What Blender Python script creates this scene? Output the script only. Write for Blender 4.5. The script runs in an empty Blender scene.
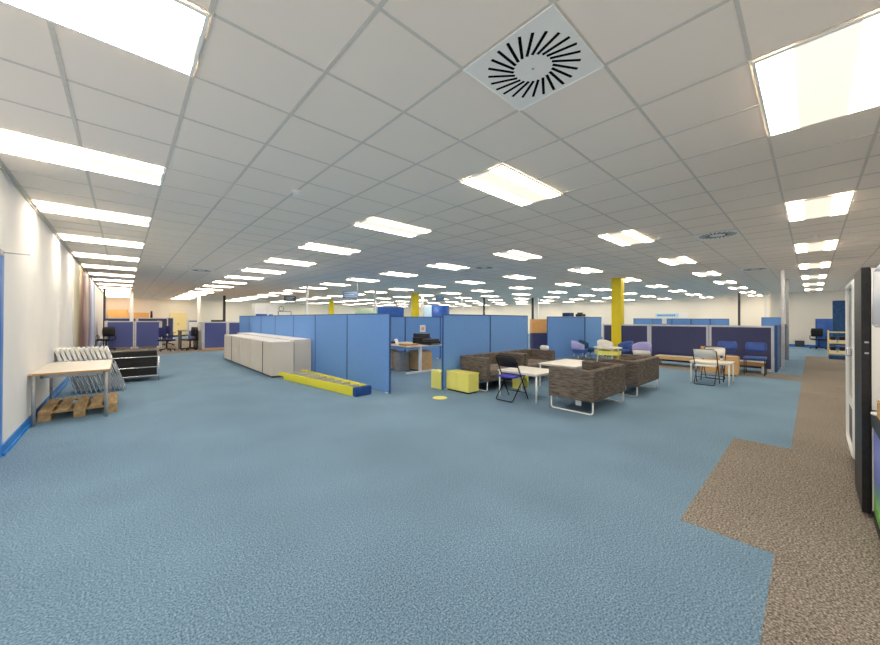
import bpy, bmesh, math, random
from mathutils import Vector, Matrix, Euler
random.seed(7)
scene = bpy.context.scene
COL = scene.collection
PI = math.pi

# ------------------------------------------------------------------ camera, world, exposure
EYE = 1.445
F_PX, CY_PX, YAW, PITCH, ROLL = 343.03, 316.957, 0.74563, 0.00663, 0.00343
def setup_camera():
    c, s = math.cos(YAW), math.sin(YAW)
    r = Vector((c, -s, 0)); f = Vector((s, c, 0)); u = Vector((0, 0, 1))
    f2 = f*math.cos(PITCH) + u*math.sin(PITCH)
    u2 = -f*math.sin(PITCH) + u*math.cos(PITCH)
    r3 = r*math.cos(ROLL) + u2*math.sin(ROLL)
    u3 = -r*math.sin(ROLL) + u2*math.cos(ROLL)
    cd = bpy.data.cameras.new('camera'); co = bpy.data.objects.new('camera', cd); COL.objects.link(co)
    m = Matrix((( r3.x, u3.x, -f2.x, 0), (r3.y, u3.y, -f2.y, 0), (r3.z, u3.z, -f2.z, EYE), (0, 0, 0, 1)))
    co.matrix_world = m
    cd.sensor_fit = 'HORIZONTAL'; cd.sensor_width = 36.0
    cd.lens = F_PX/880*36.0
    cd.shift_x = 0.0; cd.shift_y = -(322.5-CY_PX)/880
    cd.clip_start = 0.05; cd.clip_end = 200
    scene.camera = co
setup_camera()
scene.view_settings.view_transform = 'Standard'
scene.view_settings.look = 'None'
scene.view_settings.gamma = 1.0
scene.view_settings.use_curve_mapping = False
scene.view_settings.exposure = 0.0
w = bpy.data.worlds.new('world'); scene.world = w; w.use_nodes = True
w.node_tree.nodes['Background'].inputs[0].default_value = (1.0, 0.97, 0.94, 1)
w.node_tree.nodes['Background'].inputs[1].default_value = 1.0  # even fill, let in by added openings behind the camera to brighten the ceiling
scene.cycles.max_bounces = 12
scene.cycles.diffuse_bounces = 8
TUBE_E = 20.5      # lamp strips of every ceiling light
PANEL_E = 0.84      # diffuser between the strips

# ------------------------------------------------------------------ materials
def lin(c):
    out = []
    for v in c[:3]:
        v = v/255.0
        out.append(v/12.92 if v <= 0.04045 else ((v+0.055)/1.055)**2.4)
    return (*out, 1.0)
ALB = 1.3
def alb(c):
    q = lin(c); k = min(ALB, 0.945/max(q[:3])); return (q[0]*k, q[1]*k, q[2]*k, 1.0)
def mat(name, c1, c2=None, scale=20, rough=0.6, metal=0.0, bump=0.0, stretch=(1, 1, 1), detail=4, lo=0.35, hi=0.65, bscale=None, spec=0.4):
    m = bpy.data.materials.new(name); m.use_nodes = True
    nt = m.node_tree; b = nt.nodes['Principled BSDF']
    b.inputs['Roughness'].default_value = rough; b.inputs['Metallic'].default_value = metal
    b.inputs['Specular IOR Level'].default_value = spec
    if c2 is None: c2 = tuple(min(255, v*1.05+2) for v in c1)
    tc = nt.nodes.new('ShaderNodeTexCoord'); mp = nt.nodes.new('ShaderNodeMapping')
    mp.inputs['Scale'].default_value = stretch
    nz = nt.nodes.new('ShaderNodeTexNoise'); nz.inputs['Scale'].default_value = scale; nz.inputs['Detail'].default_value = detail
    rp = nt.nodes.new('ShaderNodeValToRGB')
    rp.color_ramp.elements[0].position = lo; rp.color_ramp.elements[1].position = hi
    rp.color_ramp.elements[0].color = alb(c1); rp.color_ramp.elements[1].color = alb(c2)
    L = nt.links
    L.new(tc.outputs['Object'], mp.inputs[0]); L.new(mp.outputs[0], nz.inputs['Vector'])
    L.new(nz.outputs['Fac'], rp.inputs[0]); L.new(rp.outputs[0], b.inputs['Base Color'])
    if bump:
        bp = nt.nodes.new('ShaderNodeBump'); bp.inputs['Strength'].default_value = bump; bp.inputs['Distance'].default_value = 0.004
        L.new(nz.outputs['Fac'], bp.inputs['Height']); L.new(bp.outputs[0], b.inputs['Normal'])
    return m
def emis(name, col, strength):
    m = bpy.data.materials.new(name); m.use_nodes = True
    nt = m.node_tree; b = nt.nodes['Principled BSDF']
    b.inputs['Base Color'].default_value = (0.8, 0.8, 0.78, 1)
    b.inputs['Emission Color'].default_value = lin(col); b.inputs['Emission Strength'].default_value = strength
    return m
def carpet(name, dark, mid, light, scale):
    m = bpy.data.materials.new(name); m.use_nodes = True
    nt = m.node_tree; b = nt.nodes['Principled BSDF']; L = nt.links
    b.inputs['Roughness'].default_value = 0.95; b.inputs['Specular IOR Level'].default_value = 0.1
    tc = nt.nodes.new('ShaderNodeTexCoord')
    nz = nt.nodes.new('ShaderNodeTexNoise'); nz.inputs['Scale'].default_value = scale; nz.inputs['Detail'].default_value = 3; nz.inputs['Roughness'].default_value = 0.7
    n2 = nt.nodes.new('ShaderNodeTexNoise'); n2.inputs['Scale'].default_value = 1.1; n2.inputs['Detail'].default_value = 3
    rp = nt.nodes.new('ShaderNodeValToRGB'); e = rp.color_ramp.elements
    e[0].position = 0.32; e[0].color = alb(dark); e[1].position = 0.70; e[1].color = alb(light)
    k = e.new(0.5); k.color = alb(mid)
    mr = nt.nodes.new('ShaderNodeMapRange'); mr.inputs['From Min'].default_value = 0.3; mr.inputs['From Max'].default_value = 0.7
    mr.inputs['To Min'].default_value = 0.92; mr.inputs['To Max'].default_value = 1.08
    mx = nt.nodes.new('ShaderNodeMix'); mx.data_type = 'RGBA'; mx.blend_type = 'MULTIPLY'; mx.inputs[0].default_value = 1.0
    L.new(tc.outputs['Object'], nz.inputs['Vector']); L.new(tc.outputs['Object'], n2.inputs['Vector'])
    L.new(nz.outputs['Fac'], rp.inputs[0]); L.new(n2.outputs['Fac'], mr.inputs[0])
    L.new(rp.outputs[0], mx.inputs[6]); L.new(mr.outputs[0], mx.inputs[7]); L.new(mx.outputs[2], b.inputs['Base Color'])
    bp = nt.nodes.new('ShaderNodeBump'); bp.inputs['Strength'].default_value = 0.15; bp.inputs['Distance'].default_value = 0.004
    L.new(nz.outputs['Fac'], bp.inputs['Height']); L.new(bp.outputs[0], b.inputs['Normal'])
    return m
def bands(name, cols, axis, length, z=1.0, rough=0.5):
    """printed colour bands along one object axis, waved by noise"""
    m = bpy.data.materials.new(name); m.use_nodes = True
    nt = m.node_tree; b = nt.nodes['Principled BSDF']; L = nt.links
    b.inputs['Roughness'].default_value = rough
    tc = nt.nodes.new('ShaderNodeTexCoord'); sp = nt.nodes.new('ShaderNodeSeparateXYZ')
    nz = nt.nodes.new('ShaderNodeTexNoise'); nz.inputs['Scale'].default_value = z; nz.inputs['Detail'].default_value = 2
    L.new(tc.outputs['Object'], sp.inputs[0]); L.new(tc.outputs['Object'], nz.inputs['Vector'])
    dv = nt.nodes.new('ShaderNodeMath'); dv.operation = 'DIVIDE'; dv.inputs[1].default_value = length
    L.new(sp.outputs[axis], dv.inputs[0])
    ad = nt.nodes.new('ShaderNodeMath'); ad.operation = 'MULTIPLY_ADD'; ad.inputs[1].default_value = 0.3
    L.new(nz.outputs['Fac'], ad.inputs[0]); L.new(dv.outputs[0], ad.inputs[2])
    sb = nt.nodes.new('ShaderNodeMath'); sb.operation = 'SUBTRACT'; sb.inputs[1].default_value = 0.15
    L.new(ad.outputs[0], sb.inputs[0])
    rp = nt.nodes.new('ShaderNodeValToRGB'); e = rp.color_ramp.elements
    e[0].position = 0; e[0].color = alb(cols[0]); e[1].position = 1; e[1].color = alb(cols[-1])
    for i, c in enumerate(cols[1:-1]):
        k = e.new((i+1)/(len(cols)-1)); k.color = alb(c)
    L.new(sb.outputs[0], rp.inputs[0]); L.new(rp.outputs[0], b.inputs['Base Color'])
    return m

M = {}
M['carpet_blue'] = carpet('carpet_blue', (64, 86, 104), (103, 131, 153), (150, 176, 197), 100)
M['carpet_beige'] = carpet('carpet_beige', (64, 59, 54), (122, 115, 106), (182, 174, 163), 85)
M['wall'] = mat('wall_paint', (210, 209, 207), (215, 214, 212), 1.5, 0.8, spec=0.2)
M['wall_cream'] = mat('wall_cream_paint', (234, 229, 218), (240, 235, 225), 1.5, 0.8, spec=0.2)
M['tile'] = mat('ceiling_tile', (244, 234, 222), (247, 237, 226), 60, 0.9, spec=0.1)
M['tbar'] = mat('ceiling_grid_metal', (188, 184, 176), (194, 190, 182), 30, 0.6, spec=0.2)
M['blue_trim'] = mat('blue_gloss_trim', (22, 110, 186), (34, 124, 200), 4, 0.35)
M['white_metal'] = mat('white_metal', (226, 226, 222), (234, 234, 230), 10, 0.35)
M['white_plastic'] = mat('white_plastic', (238, 237, 232), (245, 244, 240), 8, 0.45)
M['black'] = mat('black_plastic', (22, 22, 24), (32, 32, 34), 20, 0.45)
M['slot'] = mat('dark_slot', (8, 8, 9), (14, 14, 15), 20, 0.9, spec=0.05)
M['chrome'] = mat('chrome', (205, 206, 208), (220, 221, 223), 10, 0.22, metal=0.9)
M['grey_metal'] = mat('grey_metal', (150, 152, 155), (165, 166, 168), 10, 0.4, metal=0.3)
M['dark_metal'] = mat('dark_metal', (52, 54, 58), (66, 68, 72), 10, 0.4, metal=0.4)
M['leather'] = mat('black_leather', (20, 19, 19), (34, 32, 31), 40, 0.5, bump=0.3)
M['grey_top'] = mat('grey_laminate', (176, 172, 162), (186, 182, 172), 15, 0.4)
M['wood_edge'] = mat('wood_edge', (170, 132, 84), (190, 152, 100), 12, 0.5, stretch=(1, 1, 6))
M['wood'] = mat('beech_veneer', (190, 150, 100), (208, 170, 120), 6, 0.5, stretch=(1, 1, 8))
M['orange_wood'] = mat('orange_veneer', (214, 158, 92), (228, 176, 110), 6, 0.5, stretch=(1, 1, 8))
M['pallet'] = mat('pallet_wood', (150, 124, 88), (182, 154, 112), 3, 0.8, stretch=(6, 1, 6), bump=0.1)
M['cabinet'] = mat('cabinet_grey', (200, 193, 182), (202, 195, 184), 2, 0.5)
M['cabinet_top'] = mat('cabinet_top_grey', (205, 205, 203), (212, 212, 210), 6, 0.4)
M['blue_fabric'] = mat('blue_screen_fabric', (98, 140, 198), (108, 150, 208), 90, 0.9, bump=0.2, spec=0.15)
M['blue_edge'] = mat('blue_screen_edge', (44, 76, 130), (52, 86, 142), 30, 0.5)
M['corr_fabric'] = mat('slate_blue_fabric', (84, 104, 134), (96, 116, 148), 90, 0.9, spec=0.15)
M['navy_fabric'] = mat('navy_screen_fabric', (76, 86, 136), (88, 98, 152), 120, 0.9, bump=0.2, spec=0.15)
M['dark_navy'] = mat('dark_navy_fabric', (62, 66, 98), (74, 78, 112), 110, 0.9, bump=0.2, spec=0.15)
M['frame_grey'] = mat('screen_frame_grey', (184, 186, 190), (194, 196, 200), 10, 0.4)
M['sofa'] = mat('streaked_grey_fabric', (68, 62, 57), (124, 115, 106), 14, 0.95, stretch=(0.6, 0.6, 5), bump=0.3, spec=0.1, lo=0.3, hi=0.72)
M['sofa_seat'] = mat('streaked_grey_seat', (88, 81, 75), (146, 136, 126), 14, 0.95, stretch=(0.6, 5, 5), bump=0.3, spec=0.1, lo=0.3, hi=0.72)
M['table_top'] = mat('pale_birch_top', (214, 209, 199), (222, 218, 209), 8, 0.4, stretch=(1, 6, 1))
M['yellow'] = mat('yellow_paint', (252, 244, 124), (254, 247, 140), 8, 0.4)
M['col_yellow'] = mat('column_yellow', (244, 218, 30), (248, 226, 46), 4, 0.5)
M['lad_yellow'] = mat('fibreglass_yellow', (248, 238, 60), (252, 244, 80), 20, 0.45)
M['lad_step'] = mat('aluminium_tread', (170, 168, 150), (188, 186, 170), 60, 0.4, metal=0.3)
M['lad_blue'] = mat('ladder_blue_cap', (26, 62, 120), (36, 76, 140), 10, 0.45)
M['purple_seat'] = mat('violet_blue_fabric', (52, 52, 150), (70, 68, 176), 60, 0.8)
M['chair_blue'] = mat('chair_blue_fabric', (58, 82, 146), (70, 98, 166), 60, 0.85)
M['office_blue'] = mat('office_chair_navy', (34, 44, 92), (44, 54, 108), 60, 0.85)
M['chair_lilac'] = mat('chair_lilac_fabric', (140, 140, 190), (164, 162, 208), 60, 0.85)
M['chair_teal'] = mat('chair_dark_teal', (24, 60, 92), (34, 76, 112), 60, 0.85)
M['cardboard'] = mat('brown_card', (172, 134, 92), (188, 150, 106), 10, 0.8)
M['paper'] = mat('white_paper', (236, 236, 234), (242, 242, 240), 5, 0.8)
M['orange_print'] = mat('orange_print', (226, 150, 90), (236, 170, 110), 30, 0.8)
M['board_blue'] = mat('board_blue', (34, 76, 150), (46, 92, 170), 4, 0.4)
M['pale_blue'] = mat('pale_blue_panel', (170, 205, 226), (186, 216, 234), 4, 0.5)
M['pale_green'] = mat('pale_green_panel', (150, 172, 150), (166, 186, 166), 4, 0.5)
M['cream'] = mat('cream_steel', (232, 212, 150), (240, 220, 162), 5, 0.45)
M['slate'] = mat('slate_sign', (54, 58, 72), (62, 66, 82), 10, 0.5)
M['bluegrey'] = mat('blue_grey_sign', (96, 112, 146), (112, 128, 162), 10, 0.5)
M['trolley_y'] = mat('trolley_yellow', (206, 188, 108), (222, 204, 124), 10, 0.5)
M['tray'] = mat('cream_tray', (214, 204, 178), (224, 214, 190), 10, 0.6)
M['navy_box'] = mat('navy_box', (24, 62, 104), (34, 76, 122), 10, 0.5)
M['tubes'] = emis('lamp_strip', (255, 238, 216), TUBE_E)
M['panel'] = emis('lamp_diffuser', (255, 243, 220), PANEL_E)
M['mural'] = bands('mural_print', [(196, 192, 178), (160, 152, 116), (104, 66, 46), (84, 36, 34), (170, 156, 152), (92, 70, 102), (150, 164, 200), (200, 214, 228), (50, 120, 190)], 1, 8.6, 0.5)
M['graphic'] = bands('counter_print', [(70, 130, 60), (110, 170, 80), (90, 110, 170), (120, 130, 200), (110, 120, 190), (130, 140, 205)], 2, 0.72, 2.5)
gm = bpy.data.materials.new('clear_glass'); gm.use_nodes = True
b_ = gm.node_tree.nodes['Principled BSDF']
b_.inputs['Base Color'].default_value = (0.35, 0.38, 0.4, 1); b_.inputs['Roughness'].default_value = 0.04; b_.inputs['Transmission Weight'].default_value = 0.9
b_.inputs['IOR'].default_value = 1.1
M['glass'] = gm
pm = bpy.data.materials.new('cloudy_film'); pm.use_nodes = True
b_ = pm.node_tree.nodes['Principled BSDF']
b_.inputs['Base Color'].default_value = (0.72, 0.76, 0.84, 1); b_.inputs['Roughness'].default_value = 0.25; b_.inputs['Alpha'].default_value = 0.75
M['film'] = pm

# ------------------------------------------------------------------ mesh helpers
class G:
    def __init__(s): s.b = bmesh.new()
    def _mi(s, vs, mi):
        if mi:
            vs = set(vs)
            for f in s.b.faces:
                if all(v in vs for v in f.verts): f.material_index = mi
    def box(s, x0, x1, y0, y1, z0, z1, mi=0, bev=0.0):
        r = bmesh.ops.create_cube(s.b, size=1)
        vs = r['verts']
        for v in vs:
            v.co = Vector(((x0+x1)/2+v.co.x*(x1-x0), (y0+y1)/2+v.co.y*(y1-y0), (z0+z1)/2+v.co.z*(z1-z0)))
        if mi:
            for f in {f for v in vs for f in v.link_faces}: f.material_index = mi
        if bev:
            es = list({e for v in vs for e in v.link_edges})
            bmesh.ops.bevel(s.b, geom=es, offset=bev, segments=3, affect='EDGES', profile=0.5, material=-1)
        return s
    def rbox(s, c, size, rot=(0, 0, 0), mi=0, bev=0.0):
        r = bmesh.ops.create_cube(s.b, size=1); vs = r['verts']
        for v in vs: v.co = Vector((v.co.x*size[0], v.co.y*size[1], v.co.z*size[2]))
        if mi:
            for f in {f for v in vs for f in v.link_faces}: f.material_index = mi
        if bev:
            es = list({e for v in vs for e in v.link_edges})
            q = bmesh.ops.bevel(s.b, geom=es, offset=bev, segments=3, affect='EDGES', profile=0.5, material=-1)
            vs = list({v for f in q['faces'] for v in f.verts} | {v for v in vs if v.is_valid})
        E = Euler(rot).to_matrix()
        for v in vs: v.co = E @ v.co + Vector(c)
        return s
    def cyl(s, p0, p1, r, r2=None, seg=12, mi=0):
        p0, p1 = Vector(p0), Vector(p1); d = p1-p0
        q = bmesh.ops.create_cone(s.b, cap_ends=True, segments=seg, radius1=r, radius2=r if r2 is None else r2, depth=d.length)
        R = d.to_track_quat('Z', 'Y').to_matrix()
        for v in q['verts']: v.co = R @ v.co + (p0+p1)/2
        for f in {f for v in q['verts'] for f in v.link_faces}:
            f.material_index = mi
            if len(f.verts) == 4: f.smooth = True
        return s
    def tube(s, pts, r, seg=8, mi=0, fillet=0.0, closed=False):
        pts = [Vector(p) for p in pts]
        if fillet:
            out = []; n = len(pts)
            for i, p in enumerate(pts):
                if not closed and i in (0, n-1): out.append(p); continue
                a = pts[i-1]; c = pts[(i+1) % n]
                d1 = (a-p); d2 = (c-p); t = min(fillet, d1.length*0.45, d2.length*0.45)
                a1 = p+d1.normalized()*t; c1 = p+d2.normalized()*t
                for k in range(5):
                    u = k/4; out.append(a1*(1-u)**2+p*2*u*(1-u)+c1*u*u)
            pts = out
        rings = []; n = len(pts); up = None
        for i, p in enumerate(pts):
            if closed: t = (pts[(i+1) % n]-pts[i-1]).normalized()
            else: t = (pts[min(i+1, n-1)]-pts[max(i-1, 0)]).normalized()
            if up is None:
                up = t.orthogonal().normalized()
            up = (up - t*up.dot(t))
            up = up.normalized() if up.length > 1e-6 else t.orthogonal().normalized()
            sd = t.cross(up)
            rings.append([s.b.verts.new(p+(up*math.cos(2*PI*k/seg)+sd*math.sin(2*PI*k/seg))*r) for k in range(seg)])
        m = n if closed else n-1
        for i in range(m):
            A, B = rings[i], rings[(i+1) % n]
            for k in range(seg):
                f = s.b.faces.new((A[k], A[(k+1) % seg], B[(k+1) % seg], B[k])); f.smooth = True; f.material_index = mi
        if not closed:
            s.b.faces.new(rings[0][::-1]).material_index = mi; s.b.faces.new(rings[-1]).material_index = mi
        return s
    def prism(s, poly, z0, z1, mi=0):
        lo = [s.b.verts.new((x, y, z0)) for x, y in poly]; hi = [s.b.verts.new((x, y, z1)) for x, y in poly]
        n = len(poly)
        fs = [s.b.faces.new(lo[::-1]), s.b.faces.new(hi)]
        for i in range(n): fs.append(s.b.faces.new((lo[i], lo[(i+1) % n], hi[(i+1) % n], hi[i])))
        for f in fs: f.material_index = mi
        return s
    def sheet(s, grid, th):
        """thick curved sheet through a grid of points (offset along normals)"""
        R, C = len(grid), len(grid[0])
        def nrm(i, j):
            a = Vector(grid[min(i+1, R-1)][j])-Vector(grid[max(i-1, 0)][j]); b = Vector(grid[i][min(j+1, C-1)])-Vector(grid[i][max(j-1, 0)])
            return a.cross(b).normalized()
        A = [[s.b.verts.new(Vector(grid[i][j])+nrm(i, j)*th/2) for j in range(C)] for i in range(R)]
        B = [[s.b.verts.new(Vector(grid[i][j])-nrm(i, j)*th/2) for j in range(C)] for i in range(R)]
        for i in range(R-1):
            for j in range(C-1):
                f = s.b.faces.new((A[i][j], A[i+1][j], A[i+1][j+1], A[i][j+1])); f.smooth = True
                f = s.b.faces.new((B[i][j], B[i][j+1], B[i+1][j+1], B[i+1][j])); f.smooth = True
        for i in range(R-1):
            s.b.faces.new((A[i][0], B[i][0], B[i+1][0], A[i+1][0])); s.b.faces.new((A[i][-1], A[i+1][-1], B[i+1][-1], B[i][-1]))
        for j in range(C-1):
            s.b.faces.new((A[0][j], A[0][j+1], B[0][j+1], B[0][j])); s.b.faces.new((A[-1][j], B[-1][j], B[-1][j+1], A[-1][j+1]))
        return s
    def make(s, name, mats, parent=None, loc=(0, 0, 0), rz=0):
        bmesh.ops.recalc_face_normals(s.b, faces=s.b.faces[:])
        me = bpy.data.meshes.new(name); s.b.to_mesh(me); s.b.free()
        for m in (mats if isinstance(mats, (list, tuple)) else [mats]): me.materials.append(M[m])
        o = bpy.data.objects.new(name, me); COL.objects.link(o)
        o.parent = parent; o.location = loc; o.rotation_euler = (0, 0, rz)
        return o
def tag(o, label, cat, group=None, kind=None):
    o['label'] = label; o['category'] = cat
    if group: o['group'] = group
    if kind: o['kind'] = kind
    return o
def thing(name, label, cat, loc=(0, 0, 0), rz=0, group=None):
    o = bpy.data.objects.new(name, None); o.empty_display_size = 0.1; COL.objects.link(o)
    o.location = loc; o.rotation_euler = (0, 0, rz)
    return tag(o, label, cat, group)
def struct(g, name, mats, parent=None):
    o = g.make(name, mats, parent)
    if parent is None: o['kind'] = 'structure'
    return o
def dup(root, loc, rz, label, group=None):
    def rec(o, par):
        c = o.copy(); COL.objects.link(c); c.parent = par
        for ch in list(o.children): rec(ch, c)
        return c
    r = rec(root, None); r.location = loc; r.rotation_euler = (0, 0, rz); r['label'] = label
    if group: r['group'] = group
    return r
ORD = ['first', 'second', 'third', 'fourth', 'fifth', 'sixth', 'seventh', 'eighth', 'ninth', 'tenth', 'eleventh', 'twelfth', 'thirteenth', 'fourteenth', 'fifteenth', 'sixteenth', 'seventeenth']

# ------------------------------------------------------------------ the room
XL, XE, XJ, YS, YN, H = -0.925, 29.9, 27.3, -1.30, 35.04, 2.976
YJ = 1.6
BX0 = 0.3111; BY0 = 1.4399    # origin of the ceiling grid
g = G(); g.box(XL-0.2, XE+0.2, YS-0.2, YN+0.2, -0.1, 0)
for r in [(XL, 20.5, YS, 0.16), (2.97, 5.52, 0.16, 0.65), (11.9, 12.95, 0.16, 6.0), (XL, 9.0, 17.8, 29.0)]:
    g.box(r[0], r[1], r[2], r[3], -0.001, 0.0012, 1)
struct(g, 'floor', ['carpet_blue', 'carpet_beige'])
g = G(); g.box(XL-0.2, XE+0.2, YS-0.2, YN+0.2, H, H+0.1)
i = -1
x = BX0-0.6*2
while x < XE:
    if x > XL+0.02: g.box(x-0.012, x+0.012, YS, YN, H-0.0036, H+0.001, 1)
    x += 0.6
y = BY0-0.6*4
while y < YN:
    g.box(XL, XE, y-0.010, y+0.010, H-0.003, H+0.001, 1); y += 0.6
struct(g, 'ceiling', ['tile', 'tbar'])
struct(G().box(XL-0.2, XL, 4.6, YN+0.2, 0, H).box(XL-0.2, XL, YS-0.2, 4.6, 0, 0.3).box(XL-0.2, XL, YS-0.2, YS+0.3, 0.3, H), 'wall_left', 'wall')
g = G()
for yv in (YS+0.3, 0.4, 1.8, 3.2, 4.54): g.box(XL-0.14, XL-0.08, yv, yv+0.06, 0.3, H)
struct(g, 'added_opening_1', 'white_metal')  # unseen mullions of an opening added in the left wall for fill light
struct(G().box(XL, XE, YN, YN+0.2, 0, H), 'wall_back', 'wall_cream')
struct(G().box(XE, XE+0.2, YJ, YN+0.2, 0, H), 'wall_far_right', 'wall_cream')
struct(G().box(XJ, XE+0.2, YS-0.2, YJ, 0, H), 'wall_corridor_end', 'wall_cream')
struct(G().box(2.6, XJ, YS-0.2, YS, 0, H).box(XL, 2.6, YS-0.2, YS, 0, 0.3), 'wall_right', 'wall')
g = G()
for xv in (XL, 0.3, 1.45, 2.54): g.box(xv, xv+0.06, YS-0.14, YS-0.08, 0.3, H)
struct(g, 'added_opening_2', 'white_metal')  # second added opening, out of view, admits world light onto the near ceiling
struct(G().box(XL, XL+0.012, 5.72, 35.0, 0.0, 0.115).box(XL, XL+0.03, 5.72, 35.0, 0.0, 0.03), 'baseboard_left', 'blue_trim')
struct(G().box(XJ-0.015, XJ, YS, YJ, 0.0, 0.13), 'baseboard_corridor_end', 'blue_trim')
struct(G().box(XL, XE, YN-0.015, YN, 0.0, 0.12), 'baseboard_back', 'blue_trim')
struct(G().box(4.0, XJ-0.02, YS, YS+0.015, 0.0, 0.12), 'baseboard_right', 'blue_trim')
struct(G().box(XL, XL+0.02, 14.0, YN, H-0.03, H-0.008).box(XL, XL+0.02, YS, 14.0, H-0.03, H-0.008), 'trim_1', 'tbar')
# blue framed door in the left wall at the edge of the frame
g = G(); g.box(XL, XL+0.008, 5.62, 5.72, 0, 2.12).box(XL, XL+0.008, 4.60, 4.70, 0, 2.12).box(XL, XL+0.008, 4.60, 5.72, 2.06, 2.14)
d = struct(g, 'door_1', 'blue_trim')
struct(G().box(XL+0.001, XL+0.006, 4.70, 5.62, 0.01, 2.06), 'door_leaf', 'board_blue', d)
struct(G().cyl((XL+0.02, 5.4, 2.09), (-0.70, 5.40, 2.085), 0.006, seg=8).box(XL+0.0, XL+0.05, 5.34, 5.46, 2.06, 2.11), 'door_stay', 'grey_metal', d)

# ------------------------------------------------------------------ ceiling lights
def make_light():
    t = thing('ceiling_light', '', 'ceiling light')
    g = G(); a, b = 0.598, 0.298
    for q in ((-a, a, -b, -b+0.018), (-a, a, b-0.018, b), (-a, -a+0.018, -b+0.018, b-0.018), (a-0.018, a, -b+0.018, b-0.018)):
        g.box(q[0], q[1], q[2], q[3], -0.018, -0.008)
    g.make('frame', 'white_metal', t)
    for s in (-1, 1):
        G().box(-0.578, 0.578, s*0.202-0.078, s*0.202+0.078, -0.0165, -0.009).make('lamp_strip', 'tubes', t)
    G().box(-0.579, 0.579, -0.123, 0.123, -0.0155, -0.009).make('diffuser', 'panel', t)
    return t
def light_pos(k, m): return (BX0+0.6*(6*m-1), BY0+0.6*(4*k+1.5), H)
def seen(p):
    c, s = math.cos(YAW), math.sin(YAW)
    for dx in (-0.5, 0.5):
        for dy in (-0.25, 0.25):
            X, Y = p[0]+dx, p[1]+dy
            f = X*s+Y*c; r = X*c-Y*s
            if f > 0.1 and abs(r/f*F_PX) < 440 and (p[2]-EYE)/f*F_PX < CY_PX: return True
    return False
proto = make_light(); first = True
for m in range(0, 9):
    rank = 0
    for k in range(-1, 14):
        p = light_pos(k, m)
        if p[0] > XE-0.7 or p[1] > YN-0.4: continue
        if p[0] > XJ-0.7 and p[1] < YJ+0.4: continue
        if seen(p):
            lab = 'ceiling light panel, %s from the right in the %s row from the left wall' % (ORD[rank], ORD[m]); rank += 1
        else:
            lab = 'recessed ceiling light close over the corner of the room by the left wall'
        if not seen(p): continue
        if m == 0 and rank == 1 and seen(p): lab = 'largest bright ceiling light at the top left, beside the left wall'
        if m == 1 and rank == 1: lab = 'large bright ceiling light at the top right, nearest of the corridor row'
        if first: proto.location = p; proto['label'] = lab; proto['group'] = 'recessed ceiling lights'; first = False
        else: dup(proto, p, 0, lab, 'recessed ceiling lights')

# ------------------------------------------------------------------ air diffusers, detectors
def make_diffuser():
    t = thing('air_diffuser', '', 'air vent')
    G().box(-0.292, 0.292, -0.292, 0.292, -0.012, -0.007).make('plate', 'white_plastic', t)
    g = G()
    for k in range(24):
        a = 2*PI*k/24; tw = a+0.5
        p0 = Vector((math.cos(a)*0.113, math.sin(a)*0.113, 0)); p1 = p0+Vector((math.cos(tw), math.sin(tw), 0))*0.165
        mid = (p0+p1)/2
        g.rbox((mid.x, mid.y, -0.0125), (0.165, 0.017, 0.002), (0, 0, tw))
    g.make('slots', 'slot', t)
    G().cyl((0, 0, -0.016), (0, 0, -0.0125), 0.008, seg=12).make('screw', 'grey_metal', t)
    g = G()
    for q in ((-0.3, 0.3, -0.3, -0.292), (-0.3, 0.3, 0.292, 0.3), (-0.3, -0.292, -0.292, 0.292), (0.292, 0.3, -0.292, 0.292)):
        g.box(q[0], q[1], q[2], q[3], -0.016, -0.007)
    g.make('rim', 'white_metal', t)
    return t
dif = make_diffuser()
dl = [((2.5, -0.5), 'large square swirl air diffuser nearest the camera in the ceiling'),
      ((12.5, -0.5), 'swirl air diffuser in the ceiling left of the corridor lights'),
      ((22.5, -0.5), 'far swirl air diffuser in the ceiling in front of the pale pole'),
      ((2.5, 19.5), 'distant swirl air diffuser in the ceiling beyond the smoke detector'),
      ((12.5, 8.5), 'small dark air diffuser in the ceiling above the middle blue screens')]
for n, ((R_, L_), lab) in enumerate(dl):
    p = (BX0+0.6*R_, BY0+0.6*L_, H)
    if n == 0: dif.location = p; dif['label'] = lab; dif['group'] = 'swirl air diffusers'
    else: dup(dif, p, 0, lab, 'swirl air diffusers')
def make_detector():
    t = thing('smoke_detector', '', 'smoke detector')
    G().cyl((0, 0, -0.02), (0, 0, -0.0065), 0.055, seg=20).make('base', 'white_plastic', t)
    G().cyl((0, 0, -0.05), (0, 0, -0.02), 0.032, 0.045, seg=20).make('sensor', 'white_plastic', t)
    return t
sd = make_detector()
for n, (p, lab) in enumerate([((1.50, 4.16, H), 'white smoke detector left of centre on the near ceiling'),
                              ((9.05, -0.05, H), 'round white detector between the first two corridor lights'),
                              ((1.40, 12.3, H), 'distant smoke detector beside the left ceiling diffuser'),
                              ((0.84, 12.9, H), 'far small white detector right of the left row of lights')]):
    if n == 0: sd.location = p; sd['label'] = lab; sd['group'] = 'smoke detectors'
    else: dup(sd, p, 0, lab, 'smoke detectors')

# ------------------------------------------------------------------ left wall: mural, desk, pallet, folded chairs, black armchair
g = G(); g.box(0.0, 0.02, 0, 8.6, 0.0, 2.76)
o = g.make('wall_mural', 'mural', None, (XL, 12.4, 0.16)); tag(o, 'tall colourful printed mural on the left wall beyond the leaning chairs', 'mural')

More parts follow.
